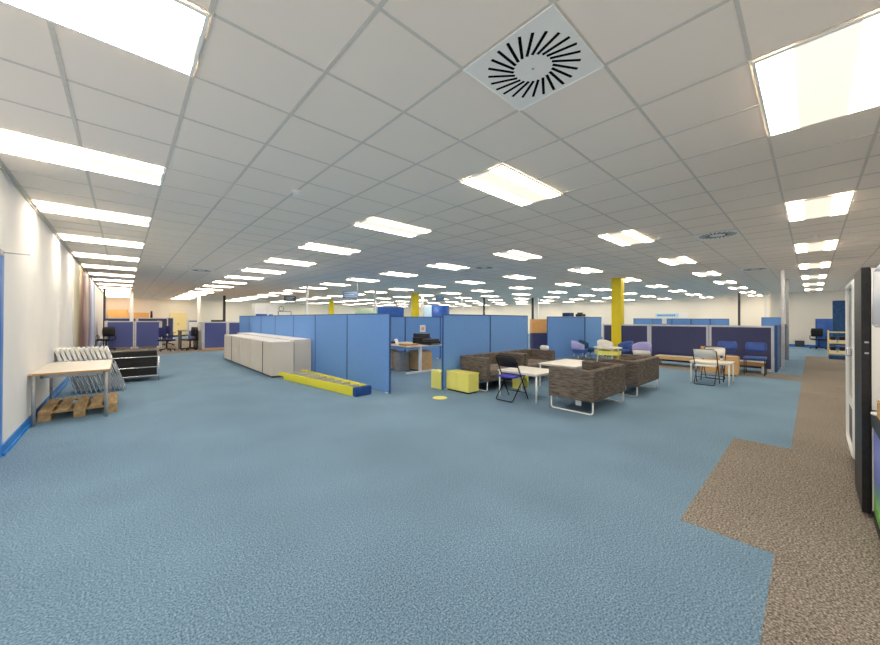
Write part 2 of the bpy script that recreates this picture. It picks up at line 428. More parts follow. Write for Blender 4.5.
t = thing('desk', 'pale grey topped desk with wooden edge standing against the left wall', 'desk', (-0.86, 7.0, 0))
G().box(-0.055, 0.72, 0.0, 1.60, 0.676, 0.70, 0, 0.003).make('desktop', 'grey_top', t)
g = G(); g.box(-0.055, 0.723, -0.004, 0.0, 0.674, 0.699).box(0.72, 0.724, 0, 1.6, 0.674, 0.699); g.make('edging', 'wood_edge', t)
G().box(0.05, 0.67, 0.05, 0.08, 0.625, 0.675).box(0.05, 0.67, 1.52, 1.55, 0.625, 0.675).box(0.04, 0.07, 0.05, 1.55, 0.625, 0.675).box(0.65, 0.68, 0.05, 1.55, 0.625, 0.675).make('underframe', 'grey_metal', t)
for lx in (-0.01, 0.685):
    for ly in (0.035, 1.565):
        G().cyl((lx, ly, 0.0), (lx, ly, 0.674), 0.021, seg=14).make('leg', 'grey_metal', t)

t = thing('pallet', 'rough wooden pallet on the carpet underneath the desk', 'pallet', (-0.86, 7.26, 0))
for k in range(5):
    w0 = k*0.168
    G().box(w0, w0+0.125, 0, 1.05, 0.118, 0.14, 0, 0.002).make('deck_board', 'pallet', t)
for y0 in (0.0, 0.46, 0.92):
    G().box(0.0, 0.80, y0, y0+0.12, 0.098, 0.118).make('stringer_board', 'pallet', t)
    for x0 in (0.0, 0.34, 0.68):
        G().box(x0, x0+0.12, y0, y0+0.12, 0.02, 0.098).make('block', 'pallet', t)
for x0 in (0.0, 0.34, 0.68):
    G().box(x0, x0+0.12, 0, 1.04, 0.0, 0.02).make('bottom_board', 'pallet', t)

def make_folded():
    """folded chair leaning: feet at x=0.27, top at x=0 (local)"""
    t = thing('folding_chair', '', 'folding chair')
    def P(u, y, off=0): # u = 0 foot .. 1 top
        d = Vector((-0.27, 0, 0.86)).normalized(); n = Vector((d.z, 0, -d.x))
        return Vector((0.27, y, 0.012))+d*(u*0.90)+n*off
    g = G()
    g.tube([P(0, 0.0), P(1, 0.0), P(1, 0.44), P(0, 0.44)], 0.011, 8, fillet=0.06)
    g.tube([P(0.03, 0.03, 0.024), P(0.62, 0.03, 0.024), P(0.62, 0.41, 0.024), P(0.03, 0.41, 0.024)], 0.010, 8, fillet=0.04)
    g.tube([P(0.05, 0.03, 0.024), P(0.05, 0.41, 0.024)], 0.009, 8)
    g.make('frame', 'frame_grey', t)
    def slab(u0, u1, off, nm, m):
        g = G(); a = math.atan2(0.27, 0.86)
        c = (P(u0, 0.22, off)+P(u1, 0.22, off))/2
        g.rbox(c, (0.045, 0.47 if nm == 'backrest' else 0.36, (u1-u0)*0.9), (0, -a, 0), 0, 0.006); g.make(nm, m, t)
    slab(0.74, 1.0, -0.006, 'backrest', 'white_plastic'); slab(0.34, 0.68, 0.004, 'seat', 'black')
    return t
fc = make_folded(); NF = 11
for k in range(NF):
    p = (-0.905+0.066*k, 9.42-0.009*k, 0)
    lab = 'white backed folded chair by the left wall, %s from it in the stack' % ORD[k]
    if k == NF-1: lab = 'outermost folded chair of the leaning stack, nearest the black armchair'
    if k == 0: fc.location = p; fc['label'] = lab; fc['group'] = 'folded chairs leaning in a stack'
    else: dup(fc, p, 0, lab, 'folded chairs leaning in a stack')

t = thing('armchair', 'boxy black leather armchair with chrome tube frame beyond the folded chairs', 'armchair', (0.12, 10.78, 0))
W2, D2 = 0.50, 0.42
g = G()
G().box(-W2+0.03, W2-0.03, -D2+0.03, -D2+0.17, 0.13, 0.70, 0, 0.02).make('backrest', 'leather', t)
for s in (-1, 1):
    x0, x1 = (-W2+0.03, -W2+0.16) if s < 0 else (W2-0.16, W2-0.03)
    G().box(x0, x1, -D2+0.18, D2-0.02, 0.13, 0.70, 0, 0.02).make('arm', 'leather', t)
G().box(-W2+0.17, W2-0.17, -D2+0.18, D2-0.02, 0.13, 0.42, 0, 0.03).make('seat_cushion', 'leather', t)
g = G()
for z in (0.56, 0.32, 0.12):
    g.tube([(-W2, D2, z), (-W2, -D2, z), (W2, -D2, z), (W2, D2, z)], 0.012, 8, fillet=0.04)
g.tube([(-W2, D2, 0.12), (W2, D2, 0.12)], 0.012, 8)
g.make('tube_frame', 'chrome', t)
for lx in (-W2, W2):
    for ly in (-D2, D2): G().cyl((lx, ly, 0), (lx, ly, 0.56), 0.013, seg=10).make('leg', 'chrome', t)

# ------------------------------------------------------------------ grey cabinets
def cabinet(x0, x1, y0, y1, h, lab, seam_side):
    t = thing('storage_cabinet', lab, 'cabinet', (x0, y0, 0), 0, 'low grey cabinets in a double row')
    w_, d_ = x1-x0, y1-y0
    G().box(0.02, w_-0.02, 0.02, d_-0.02, 0, 0.04).make('plinth', 'dark_metal', t)
    G().box(0.002, w_-0.002, 0.002, d_-0.002, 0.04, h-0.022, 0, 0.004).make('carcass', 'cabinet', t)
    G().box(-0.004 if seam_side < 0 else 0.0, w_+0.0, 0.0, d_, h-0.022, h, 0, 0.006).make('top', 'cabinet_top', t)
    # two sliding doors on the long outward side
    xs = (-0.008, 0.002) if seam_side < 0 else (w_-0.002, w_+0.008)
    for k in range(2):
        a = 0.01+k*(d_-0.02)/2; b = a+(d_-0.02)/2-0.003
        dr = G().box(xs[0], xs[1], a, b, 0.05, h-0.028).make('door', 'cabinet', t)
        yh = b-0.06 if k == 0 else a+0.04
        hx = (xs[0]-0.003, xs[0]+0.001) if seam_side < 0 else (xs[1]-0.001, xs[1]+0.003)
        G().box(hx[0], hx[1], yh, yh+0.02, 0.4, 0.5).make('finger_pull', 'frame_grey', dr)
    return t
def seam(t, x0, x1, y0, y1, h):
    G().box(x0, x1, y0, y1, 0.04, h).make('edge_strip', 'dark_metal', t)
fr = [8.93, 9.62, 10.77, 11.92, 13.07, 14.22]
for k in range(5):
    cb = cabinet(2.66, 3.20, fr[k], fr[k+1]-0.014, 0.875, 'low grey cabinet in the front row, %s from the yellow ladder' % ORD[k], -1)
    if k in (1, 4): seam(cb, -0.010, -0.002, -0.012, 0.035, 0.85)
    if k == 0: seam(cb, 0.532, 0.542, -0.004, 0.004, 0.85)
br = [9.22, 10.37, 11.52, 12.67, 13.82, 14.97]
for k in range(5):
    cabinet(3.222, 3.755, br[k], br[k+1]-0.014, 0.90, 'low grey cabinet against the blue screens, %s from the ladder' % ORD[k], 1)

# ------------------------------------------------------------------ office screens
def screen(p0, p1, h, lab, fab='blue_fabric', edge='blue_edge', th=0.034, cap=0.022, rail=None, grp=None, z0=0.02, name='partition_screen', feet=True, ew=0.014):
    p0, p1 = Vector(p0), Vector(p1); d = p1-p0; L_ = d.length
    t = thing(name, lab, 'office screen', (p0.x, p0.y, 0), math.atan2(d.y, d.x), grp)
    G().box(ew, L_-ew, -th/2, th/2, z0, h-cap, 0, 0.004).make('fabric_panel', fab, t)
    G().box(0.001, L_-0.001, -th/2-0.003, th/2+0.003, h-cap, h).make('top_cap', edge if rail is None else rail, t)
    for x0, x1 in ((0.001, ew), (L_-ew, L_-0.001)):
        G().box(x0, x1, -th/2-0.003, th/2+0.003, 0.0, h-cap).make('edge_post', edge if rail is None else rail, t)
    if feet:
        for fx in (0.10, L_-0.10):
            G().box(fx-0.03, fx+0.03, -th/2-0.002, th/2+0.002, 0, z0).make('foot', 'white_metal', t)
    return t
ys = [5.53, 7.24, 9.02, 10.62, 12.33, 13.95, 15.58, 17.2]
GB = 'tall blue screens'
for k in range(7):
    screen((3.80, ys[k]+0.004), (3.80, ys[k+1]-0.004), 1.56, ('tall blue screen right beside the yellow ladder, end of its row' if k == 0 else 'tall blue screen behind the grey cabinets, %s from the ladder end' % ORD[k]), grp=GB)
screen((4.80, 5.12), (6.31, 5.12), 1.55, 'tall blue screen behind the yellow cabinet and the first sofa', grp=GB)
screen((6.32, 5.12), (7.88, 5.12), 1.55, 'tall blue screen behind the farther sofa, left of the wooden cupboard', grp=GB)
for k, x0 in enumerate([3.9, 5.30, 6.99, 8.60]):
    x1 = [5.28, 6.97, 8.58, 10.1][k]
    screen((x0, 9.3), (x1, 9.3), 1.53, ['blue screen at the back of the desk bay, hidden behind the near row', 'blue screen at the back of the desk bay, left of the pinned notice', 'blue screen with a pinned notice at the back of the desk bay', 'blue screen at the back of the desk bay, right of the notice'][k], grp=GB)
screen((11.60, 6.68), (13.15, 5.98), 1.56, 'wide blue screen standing behind the tub chairs, left of the yellow column', grp=GB)
screen((13.19, 5.98), (14.7, 5.98), 1.56, 'blue screen set at an angle just left of the yellow column', grp=GB)
tag(G().box(0, 0.25, -0.004, 0.0, 0, 0.24).box(0.06, 0.18, -0.005, -0.003, 0.05, 0.16, 1).make('notice', ['paper', 'orange_print'], None, (7.62, 9.28, 1.0)),
    'white notice sheet with orange print pinned to the blue screen above the desk', 'notice')

# ------------------------------------------------------------------ ladder
t = thing('stepladder', 'yellow stepladder with blue end cap lying folded on the carpet', 'ladder', (3.34, 5.74, 0), math.atan2(3.0, -0.27)-PI/2)
LL = 2.98
def rail_pts(s, z0, z1, y0, y1, wa, wb):
    # side rail as a slanted box from near end (half width wa) to far end (half width wb)
    g = G()
    a = [(s*wa, y0), (s*(wa-0.03), y0), (s*(wb-0.03), y1), (s*wb, y1)]
    g.prism(a if s > 0 else a[::-1], z0, z1); return g
for s in (-1, 1):
    rail_pts(s, 0.075, 0.165, 0.10, LL, 0.175, 0.30).make('side_rail', 'lad_yellow', t)
    rail_pts(s, 0.0, 0.07, 0.06, LL-0.15, 0.165, 0.27).make('rear_rail', 'lad_yellow', t)
for k in range(8):
    yy = 0.42+k*0.33; hw = 0.175+(0.125)*(yy-0.1)/(LL-0.1)-0.032
    st = G().box(-hw, hw, yy-0.045, yy+0.045, 0.10, 0.15, 0, 0.004).make('step', 'lad_step', t)
    for s in (-1, 1):
        G().box(s*hw-0.03, s*hw+0.03, yy-0.02, yy+0.02, 0.150, 0.154).make('bracket', 'lad_yellow', st)
for k in range(5):
    yy = 0.55+k*0.5; hw = 0.165+0.105*(yy-0.06)/(LL-0.2)-0.03
    G().box(-hw, hw, yy-0.015, yy+0.015, 0.02, 0.05).make('brace', 'lad_step', t)
G().box(-0.18, 0.18, -0.02, 0.095, 0.0, 0.17, 0, 0.02).make('top_cap', 'lad_blue', t)
for s in (-1, 1):
    G().box(s*0.285-0.03, s*0.285+0.03, LL-0.01, LL+0.02, 0.08, 0.16, 0, 0.006).make('foot', 'lad_yellow', t)
    G().box(s*0.24-0.005, s*0.24+0.005, 1.5, 1.62, 0.165, 0.17).make('hinge', 'grey_metal', t)

# ------------------------------------------------------------------ desk bay seen through the gap
t = thing('desk', 'pale office desk with white leg in the bay between the blue screens', 'desk', (5.45, 7.10, 0))
G().box(0.0, 1.27, 0.0, 1.7, 0.70, 0.725, 0, 0.004).make('desktop', 'grey_top', t)
for yy in (0.06, 1.60):
    G().box(0.42, 0.50, yy, yy+0.05, 0.05, 0.70).make('leg', 'white_metal', t)
    G().box(-0.02, 0.98, yy-0.01, yy+0.06, 0.0, 0.05, 0, 0.01).make('foot', 'white_metal', t)
G().box(0.43, 0.49, 0.12, 1.59, 0.62, 0.69).make('beam', 'white_metal', t)
def pedestal(x, y, lab, m='wood', h=0.56, nd=3, wx=0.42, wy=0.55):
    t = thing('drawer_pedestal', lab, 'drawer unit', (x, y, 0))
    G().box(0, wx, 0.012, wy, 0.03, h, 0, 0.004).make('carcass', m, t)
    G().box(0.03, wx-0.03, 0.05, wy-0.03, 0, 0.03).make('plinth', 'black', t)
    for k in range(nd):
        z0 = 0.035+k*(h-0.05)/nd
        dd = G().box(0.004, wx-0.004, 0.0, 0.012, z0, z0+(h-0.05)/nd-0.006).make('drawer', m, t)
        G().box(wx/2-0.06, wx/2+0.06, -0.006, 0.0, z0+(h-0.05)/nd-0.04, z0+(h-0.05)/nd-0.03).make('handle', 'grey_metal', dd)
pedestal(5.40, 8.1, 'beech drawer pedestal left of the desk in the screened bay')
pedestal(6.02, 7.3, 'beech drawer pedestal under the right end of the bay desk', h=0.55)
tag(G().box(0, 0.36, 0, 0.3, 0, 0.52, 0, 0.004).make('metal_locker', 'grey_metal', None, (5.62, 7.74, 0)), 'small grey metal unit between the pedestals under the bay desk', 'cabinet')
g = G(); g.box(0, 0.42, 0, 0.32, 0, 0.045, 0, 0.003); tag(g.make('flat_carton', 'cardboard', None, (5.55, 7.35, 0.726)), 'flat brown carton lying on the front of the bay desk', 'box')
def device(x, y, lab, w_=0.42, d_=0.36, h=0.16, z=0.726):
    t = thing('printer', lab, 'printer', (x, y, z))
    G().box(0, w_, 0, d_, 0, h*0.6, 0, 0.01).make('body', 'black', t)
    G().box(0.02, w_-0.02, 0.03, d_, h*0.6, h, 0, 0.012).make('lid', 'dark_metal', t)
    G().box(0.06, w_-0.06, -0.06, 0.0, 0.02, 0.03).make('paper_tray', 'grey_metal', t)
device(6.22, 7.16, 'black printer on the right front of the bay desk')
device(6.27, 7.62, 'second black machine behind the printer on the bay desk', h=0.3)
tag(G().rbox((0, 0, 0.08), (0.2, 0.01, 0.16), (-0.35, 0, 0.5)).make('white_card', 'paper', None, (5.75, 8.05, 0.724)), 'white card propped up on the bay desk beside the machines', 'card')
tag(G().rbox((0, 0, 0.03), (0.4, 0.24, 0.06), (0, 0, 0.3), 0, 0.01).make('keyboard_stack', 'black', None, (5.85, 8.45, 0.726)), 'dark flat equipment at the back of the bay desk', 'equipment')
t = thing('rucksack', 'dark rucksack slumped on the carpet beside the right bay pedestal', 'bag', (7.12, 7.45, 0))
G().rbox((0, 0, 0.25), (0.28, 0.2, 0.5), (0, 0, 0.4), 0, 0.08).make('body', 'black', t)
G().rbox((-0.04, -0.12, 0.3), (0.1, 0.05, 0.28), (0, 0, 0.4), 0, 0.02).make('pocket', 'frame_grey', t)

# ------------------------------------------------------------------ yellow cabinet, box, floor marker
t = thing('yellow_cabinet', 'low yellow cabinet on the carpet in front of the first sofa', 'cabinet', (4.88, 4.47, 0))
G().box(0, 0.30, 0, 0.61, 0.03, 0.372, 0, 0.006).make('carcass', 'yellow', t)
G().box(0.02, 0.28, 0.02, 0.59, 0, 0.03).make('plinth', 'black', t)
G().box(-0.008, 0.308, -0.008, 0.618, 0.372, 0.392, 0, 0.006).make('top', 'yellow', t)
for a, b in ((0.006, 0.302), (0.308, 0.604)):
    G().box(-0.010, -0.001, a, b, 0.045, 0.365, 0, 0.002).make('door', 'yellow', t)
t = thing('yellow_box', 'small yellow storage box by the end post of the blue screens', 'box', (4.79, 5.16, 0))
G().box(0, 0.20, 0, 0.30, 0, 0.35, 0, 0.008).make('body', 'yellow', t)
G().box(-0.006, 0.206, -0.006, 0.306, 0.35, 0.37, 0, 0.005).make('lid', 'yellow', t)
tag(G().cyl((0, 0, 0.0013), (0, 0, 0.006), 0.135, seg=32).make('floor_marker', 'yellow', None, (4.28, 4.63, 0)), 'round yellow marker disc stuck on the blue carpet', 'floor marker')

# ------------------------------------------------------------------ sofas and tables
def make_sofa(Lx=1.32, D=0.74):
    """local: back along +y, open to -y, origin at floor centre"""
    t = thing('sofa', '', 'sofa')
    a, b = Lx/2, D/2
    G().box(-a, a, b-0.12, b, 0.20, 0.675, 0, 0.025).make('backrest', 'sofa', t)
    for s in (-1, 1):
        x0, x1 = (-a, -a+0.12) if s < 0 else (a-0.12, a)
        G().box(x0, x1, -b, b-0.10, 0.20, 0.675, 0, 0.025).make('arm', 'sofa', t)
    G().box(-a+0.10, a-0.10, -b+0.01, b-0.10, 0.20, 0.30, 0, 0.012).make('seat_base', 'sofa', t)
    for s in (-1, 1):
        x0, x1 = (-a+0.122, -0.003) if s < 0 else (0.003, a-0.122)
        G().box(x0, x1, -b+0.0, b-0.122, 0.302, 0.425, 0, 0.03).make('seat_cushion', 'sofa_seat', t)
    for s in (-1, 1):
        xx = s*(a-0.05)
        G().tube([(xx, -b+0.03, 0.205), (xx, -b+0.03, 0.012), (xx, b-0.03, 0.012), (xx, b-0.03, 0.205)], 0.012, 8, fillet=0.05).make('sled_leg', 'white_metal', t)
    G().box(a-0.12, a-0.117, 0.04, 0.13, 0.10, 0.205).make('care_tag', 'paper', t)
    return t
GS = 'streaked grey two seat sofas'
sf = make_sofa()
sf.location = (5.95, 4.725, 0); sf['label'] = 'streaked grey sofa against the blue screens, behind the yellow cabinet'; sf['group'] = GS
dup(sf, (7.30, 4.725, 0), 0, 'streaked grey sofa against the screens, farther of the two in that row', GS)
dup(sf, (5.80, 2.57, 0), PI, 'nearest streaked grey sofa, its back to the corridor and a white tag below', GS)
dup(sf, (7.66, 2.55, 0), PI, 'streaked grey sofa right behind the nearest one, backing onto the corridor', GS)
def make_table(Lx, Ly, h=0.5, top='table_top', leg=0.016):
    t = thing('coffee_table', '', 'table')
    a, b = Lx/2, Ly/2
    G().box(-a, a, -b, b, h-0.022, h, 0, 0.004).make('tabletop', top, t)
    G().box(-a+0.03, a-0.03, -b+0.02, -b+0.04, h-0.042, h-0.022).box(-a+0.03, a-0.03, b-0.04, b-0.02, h-0.042, h-0.022).box(-a+0.02, -a+0.04, -b+0.04, b-0.04, h-0.042, h-0.022).box(a-0.04, a-0.02, -b+0.04, b-0.04, h-0.042, h-0.022).make('apron', 'white_metal', t)
    for s in (-1, 1):
        for q in (-1, 1):
            G().cyl((s*(a-0.03), q*(b-0.03), 0), (s*(a-0.03), q*(b-0.03), h-0.022), leg, seg=12).make('leg', 'white_metal', t)
    return t
ta = make_table(0.78, 0.84); ta.location = (5.60, 3.61, 0); ta['label'] = 'low pale table with white legs between the nearest sofas, by the black folding chair'; ta['group'] = 'low pale tables'
td = make_table(1.24, 0.84); td.location = (7.27, 3.62, 0); td['label'] = 'longer low pale table behind the first, between the farther sofas'; td['group'] = 'low pale tables'
tb = make_table(0.62, 0.74); tb.location = (9.98, 1.56, 0); tb['label'] = 'small white table with two white folding chairs near the corridor'; tb['group'] = 'low pale tables'
t = thing('yellow_stool', 'small yellow box stool between the first pale table and the sofas', 'stool', (6.20, 4.19, 0))
G().box(-0.16, 0.16, -0.10, 0.10, 0.22, 0.30, 0, 0.01).make('seat', 'yellow', t)
for s in (-1, 1):
    G().box(s*0.15-0.01, s*0.15+0.01, -0.09, 0.09, 0, 0.22).make('side_panel', 'yellow', t)

def make_folding(seatm, backm, framem):
    """open folding chair facing +x, origin on the floor"""
    t = thing('folding_chair', '', 'folding chair')
    W = 0.21
    G().tube([(0.22, -W, 0.01), (-0.20, -W, 0.80), (-0.20, W, 0.80), (0.22, W, 0.01)], 0.011, 8, fillet=0.09).make('front_frame', framem, t)
    G().tube([(0.14, -W+0.03, 0.42), (-0.22, -W+0.03, 0.012), (-0.22, W-0.03, 0.012), (0.14, W-0.03, 0.42)], 0.010, 8, fillet=0.04).make('rear_frame', framem, t)
    G().tube([(0.155, -W, 0.13), (0.155, W, 0.13)], 0.008, 8).make('cross_bar', framem, t)
    G().rbox((0.02, 0, 0.43), (0.40, 0.37, 0.026), (0, -0.03, 0), 0, 0.012).make('seat', seatm, t)
    grid = []
    for i in range(3):
        z = 0.60+0.19*i/2
        grid.append([(-0.098-(z-0.6)*0.53-0.03*math.cos(v*PI/2), v*(W-0.012), z) for v in [-1, -0.6, -0.2, 0.2, 0.6, 1]])
    G().sheet(grid, 0.012).make('backrest', backm, t)
    return t
bf = make_folding('purple_seat', 'black', 'black'); bf.location = (5.17, 3.69, 0); bf['label'] = 'black folding chair with violet blue seat at the end of the first pale table'
wf = make_folding('white_plastic', 'white_plastic', 'dark_metal'); wf.location = (9.69, 1.62, 0); wf['label'] = 'white folding chair tucked under the left side of the small white table'; wf['group'] = 'white folding chairs'
dup(wf, (10.45, 1.60, 0), PI, 'white folding chair behind the right side of the small white table', 'white folding chairs')

# octagonal low table and tub chairs by the column
t = thing('octagonal_table', 'low octagonal table with pale top and yellow shelf among tub chairs', 'table', (12.00, 4.66, 0))
oc = [(0.44*math.cos(PI/8+k*PI/4), 0.44*math.sin(PI/8+k*PI/4)) for k in range(8)]
G().prism(oc, 0.50, 0.53).make('tabletop', 'table_top', t)
G().prism([(x*0.93, y*0.93) for x, y in oc], 0.28, 0.42).make('shelf_box', 'yellow', t)
for k in range(4):
    a = PI/4+k*PI/2
    G().box(0.33*math.cos(a)-0.02, 0.33*math.cos(a)+0.02, 0.33*math.sin(a)-0.02, 0.33*math.sin(a)+0.02, 0, 0.50).make('leg', 'white_metal', t)
def make_tub(m, m2):
    t = thing('tub_chair', '', 'chair')
    G().cyl((0, 0, 0.30), (0, 0, 0.43), 0.24, 0.26, seg=24).make('seat', m, t)
    grid = []
    for i in range(4):
        z = 0.42+0.30*i/3
        row = []
        for j in range(11):
            a = PI/2+(j/10-0.5)*PI*1.05
            zz = 0.42+(z-0.42)*(0.55+0.45*math.sin((j/10)*PI))
            row.append((0.27*math.cos(a), 0.27*math.sin(a), zz))
        grid.append(row)
    G().sheet(grid, 0.03).make('backrest', m2, t)
    for k in range(4):
        a = PI/4+k*PI/2
        G().cyl((0.17*math.cos(a), 0.17*math.sin(a), 0.30), (0.22*math.cos(a), 0.22*math.sin(a), 0), 0.012, seg=8).make('leg', 'chrome', t)
    return t
TG = 'tub chairs round the octagonal table'
c1 = make_tub('chair_blue', 'chair_lilac'); c1.location = (11.73, 5.49, 0); c1.rotation_euler = (0, 0, 0.9); c1['label'] = 'tub chair with blue seat and lilac back left of the octagonal table'; c1['group'] = TG
c2 = make_tub('chair_teal', 'chair_teal'); c2.location = (12.35, 5.52, 0); c2.rotation_euler = (0, 0, 0.3); c2['label'] = 'dark teal tub chair behind the left side of the octagonal table'; c2['group'] = TG
c3 = make_tub('chair_blue', 'chair_blue'); c3.location = (12.70, 4.38, 0); c3.rotation_euler = (0, 0, -2.1); c3['label'] = 'blue tub chair right of the octagonal table, in front of the column'; c3['group'] = TG
c4 = make_tub('table_top', 'chair_lilac'); c4.location = (12.48, 3.78, 0); c4.rotation_euler = (0, 0, -1.6); c4['label'] = 'lilac backed pale tub chair farthest right of the octagonal table group'; c4['group'] = TG
c5 = make_tub('white_plastic', 'white_plastic'); c5.location = (12.82, 5.05, 0); c5.rotation_euler = (0, 0, -0.7); c5['label'] = 'white tub chair behind the octagonal table at the foot of the column'; c5['group'] = TG

# ------------------------------------------------------------------ columns and poles
def column(x, y, lab, m='col_yellow', w_=0.33):
    g = G(); g.box(-w_/2, w_/2, -w_/2, w_/2, 0, H-0.007, 0, 0.01)
    tag(g.make('column', m, None, (x, y, 0)), lab, 'column', 'square yellow columns')
column(13.38, 4.84, 'thick yellow square column right of the blue screens')
column(12.72, 15.95, 'yellow column standing above the middle blue screens')
column(12.95, 27.6, 'distant yellow column far left of the middle one')
def pole(x, y, lab, m='white_metal', w_=0.09, z1=H-0.007, grp='service poles'):
    t = thing('service_pole', lab, 'pole', (x, y, 0), 0, grp)
    G().box(-w_/2, w_/2, -w_/2, w_/2, 0.02, z1, 0, 0.008).make('post', m, t)
    G().box(-w_/2-0.02, w_/2+0.02, -w_/2-0.02, w_/2+0.02, 0, 0.02).make('base', m, t)
pole(14.63, 0.585, 'pale service pole at the corridor end of the navy screens', w_=0.075, m='frame_grey')
pole(17.96, 0.60, 'grey service pole just behind the corridor end pole', w_=0.08, m='grey_metal')
pole(5.90, 14.96, 'white service pole above the blue screens, left of the yellow column')
pole(9.70, 15.53, 'white service pole between the two distant yellow columns', w_=0.1)
pole(14.10, 16.92, 'white service pole just right of the middle yellow column', w_=0.11)
pole(17.4, 16.58, 'thin pale pole behind the centre of the blue screens', w_=0.08)
pole(18.54, 15.54, 'thin dark pole behind the middle blue screens', w_=0.1, m='dark_metal')
pole(21.08, 13.25, 'dark pole above the wooden cupboard', w_=0.12, m='dark_metal')
pole(21.3, 13.0, 'white pole above the wooden cupboard, touching the dark one', w_=0.12)
pole(0.36, 27.0, 'white service pole above the left group of navy screens', w_=0.17)
pole(-0.72, 24.9, 'dark grey pole near the left wall beyond the mural', m='dark_metal', w_=0.09)
pole(3.60, 27.0, 'white service pole left of the right group of navy screens', w_=0.17)
pole(4.95, 26.6, 'dark pole above the right group of navy screens', m='dark_metal', w_=0.14)
pole(24.9, 2.7, 'slim dark pole above the far blue screens at right', m='dark_metal', w_=0.1)
pole(26.3, 1.75, 'slim white pole in front of the corner of the corridor end wall', w_=0.1)

# ------------------------------------------------------------------ navy screens on the right, bench, chairs
def navy(p0, p1, h, lab, fab='dark_navy', grp='navy screens with pale grey frames', z0=0.08):
    return screen(p0, p1, h, lab, fab, 'frame_grey', 0.05, 0.05, 'frame_grey', grp, z0=z0, ew=0.055)
yy = [0.70, 2.15, 3.78, 5.35]
for k in range(3):
    navy((13.3, yy[k]+0.01), (13.3, yy[k+1]-0.01), 1.29, ['navy screen with pale frame behind the two blue chairs at the corridor end', 'wide navy screen behind the small white table, middle of its row', 'navy screen with pale frame right behind the yellow column'][k])
for k in range(3):
    screen((13.34+k*1.65, 0.67), (13.34+(k+1)*1.65-0.02, 0.67), 1.31, ['pale edged screen turning the corner along the corridor, nearest part', 'second screen along the corridor between the two service poles', 'last screen along the corridor beside the far service pole'][k], 'corr_fabric', 'blue_edge', 0.05, 0.04, None, 'screens along the corridor', ew=0.04)
screen((18.5, 0.72), (18.5, 1.34), 1.56, 'taller blue screen seen over the navy screens beside the service poles', grp=GB)
for k in range(5):
    a, b = (21.9+k*0.82, 7.05-k*0.76), (21.9+(k+1)*0.82-0.02, 7.05-(k+1)*0.76+0.02)
    screen(a, b, 1.53, 'distant blue screen above the navy row, %s from the yellow column' % ORD[k], grp='distant blue screens')
tag(G().rbox((0, 0, 1.38), (0.26, 0.02, 0.30), (0, 0, -0.75)).make('paper_sheet', 'paper', None, (23.1, 5.8, 0)), 'white sheet fixed on the distant blue screens', 'sheet')
t = thing('bench', 'long low pale wooden bench in front of the navy screens', 'bench', (12.66, 0.85, 0))
G().box(0, 0.55, 0, 2.6, 0.27, 0.30, 0, 0.004).make('bench_top', 'table_top', t)
G().box(-0.012, 0.0, 0, 2.6, 0.20, 0.298).make('edging', 'wood', t)
for yv in (0.05, 1.3, 2.55):
    G().box(0.04, 0.51, yv-0.02, yv+0.02, 0, 0.27).make('leg_frame', 'white_metal', t)
def make_side(m, fr='dark_metal'):
    """visitor chair facing -x"""
    t = thing('visitor_chair', '', 'chair')
    G().rbox((0, 0, 0.45), (0.42, 0.44, 0.06), (0, 0, 0), 0, 0.02).make('seat', m, t)
    grid = []
    for i in range(4):
        z = 0.60+0.25*i/3; hw = 0.225*(1-0.12*abs(i-1.5))
        grid.append([(0.24+0.03*(z-0.6)-0.04*(v*v), v*hw, z) for v in [-1, -0.6, -0.2, 0.2, 0.6, 1]])
    G().sheet(grid, 0.035).make('backrest', m, t)
    for s in (-1, 1):
        G().tube([(-0.20, s*0.2, 0.0), (-0.20, s*0.2, 0.42), (0.20, s*0.2, 0.42), (0.20, s*0.2, 0.0)], 0.011, 8, fillet=0.04).make('leg_frame', fr, t)
        G().tube([(0.20, s*0.2, 0.42), (0.23, s*0.2, 0.80)], 0.010, 8).make('back_post', fr, t)
    return t
v1 = make_side('chair_blue'); v1.location = (12.36, 1.02, 0); v1['label'] = 'blue visitor chair nearest the corridor end of the navy screens'; v1['group'] = 'blue visitor chairs'
dup(v1, (12.34, 1.62, 0), 0, 'blue visitor chair between the wooden pedestals, left of the end chair', 'blue visitor chairs')
pedestal(11.55, 1.28, 'beech drawer pedestal in front of the two blue visitor chairs', h=0.5, wx=0.36, wy=0.3)
tag(G().box(0, 0.04, 0, 0.42, 0, 0.72, 0, 0.003).make('wood_panel', 'wood', None, (11.85, 1.68, 0)), 'upright beech panel standing behind the small white table', 'panel')

# ------------------------------------------------------------------ corridor side: vending machines and counter
t = thing('display_fridge', 'tall black cooler with silver framed glass door facing the corridor', 'fridge', (4.82, -1.05, 0))
WX = 0.95
g = G(); g.box(0, WX, 0, 0.74, 0.06, 0.10).box(0, 0.03, 0, 0.74, 0.10, 1.80).box(WX-0.03, WX, 0, 0.74, 0.10, 1.80).box(0, WX, 0, 0.74, 1.80, 1.84).box(0.03, WX-0.03, 0, 0.03, 0.1, 1.8).box(0.03, WX-0.03, 0.03, 0.72, 0.10, 0.5)
g.make('cabinet_body', 'black', t)
G().box(0.02, WX-0.02, 0.02, 0.74, 0, 0.06).make('plinth', 'black', t)
g = G()
g.tube([(0.03, 0.775, 0.20), (0.03, 0.775, 1.80), (WX-0.03, 0.775, 1.80), (WX-0.03, 0.775, 0.20)], 0.028, 8, fillet=0.10, closed=True)
g.box(0.04, WX-0.04, 0.755, 0.79, 0.60, 0.66)
dr = g.make('door', 'white_metal', t)
G().box(0.05, WX-0.05, 0.768, 0.776, 0.66, 1.78).make('glass_pane', 'glass', dr)
G().box(0.05, WX-0.05, 0.765, 0.778, 0.22, 0.60).make('lower_panel', 'dark_metal', dr)
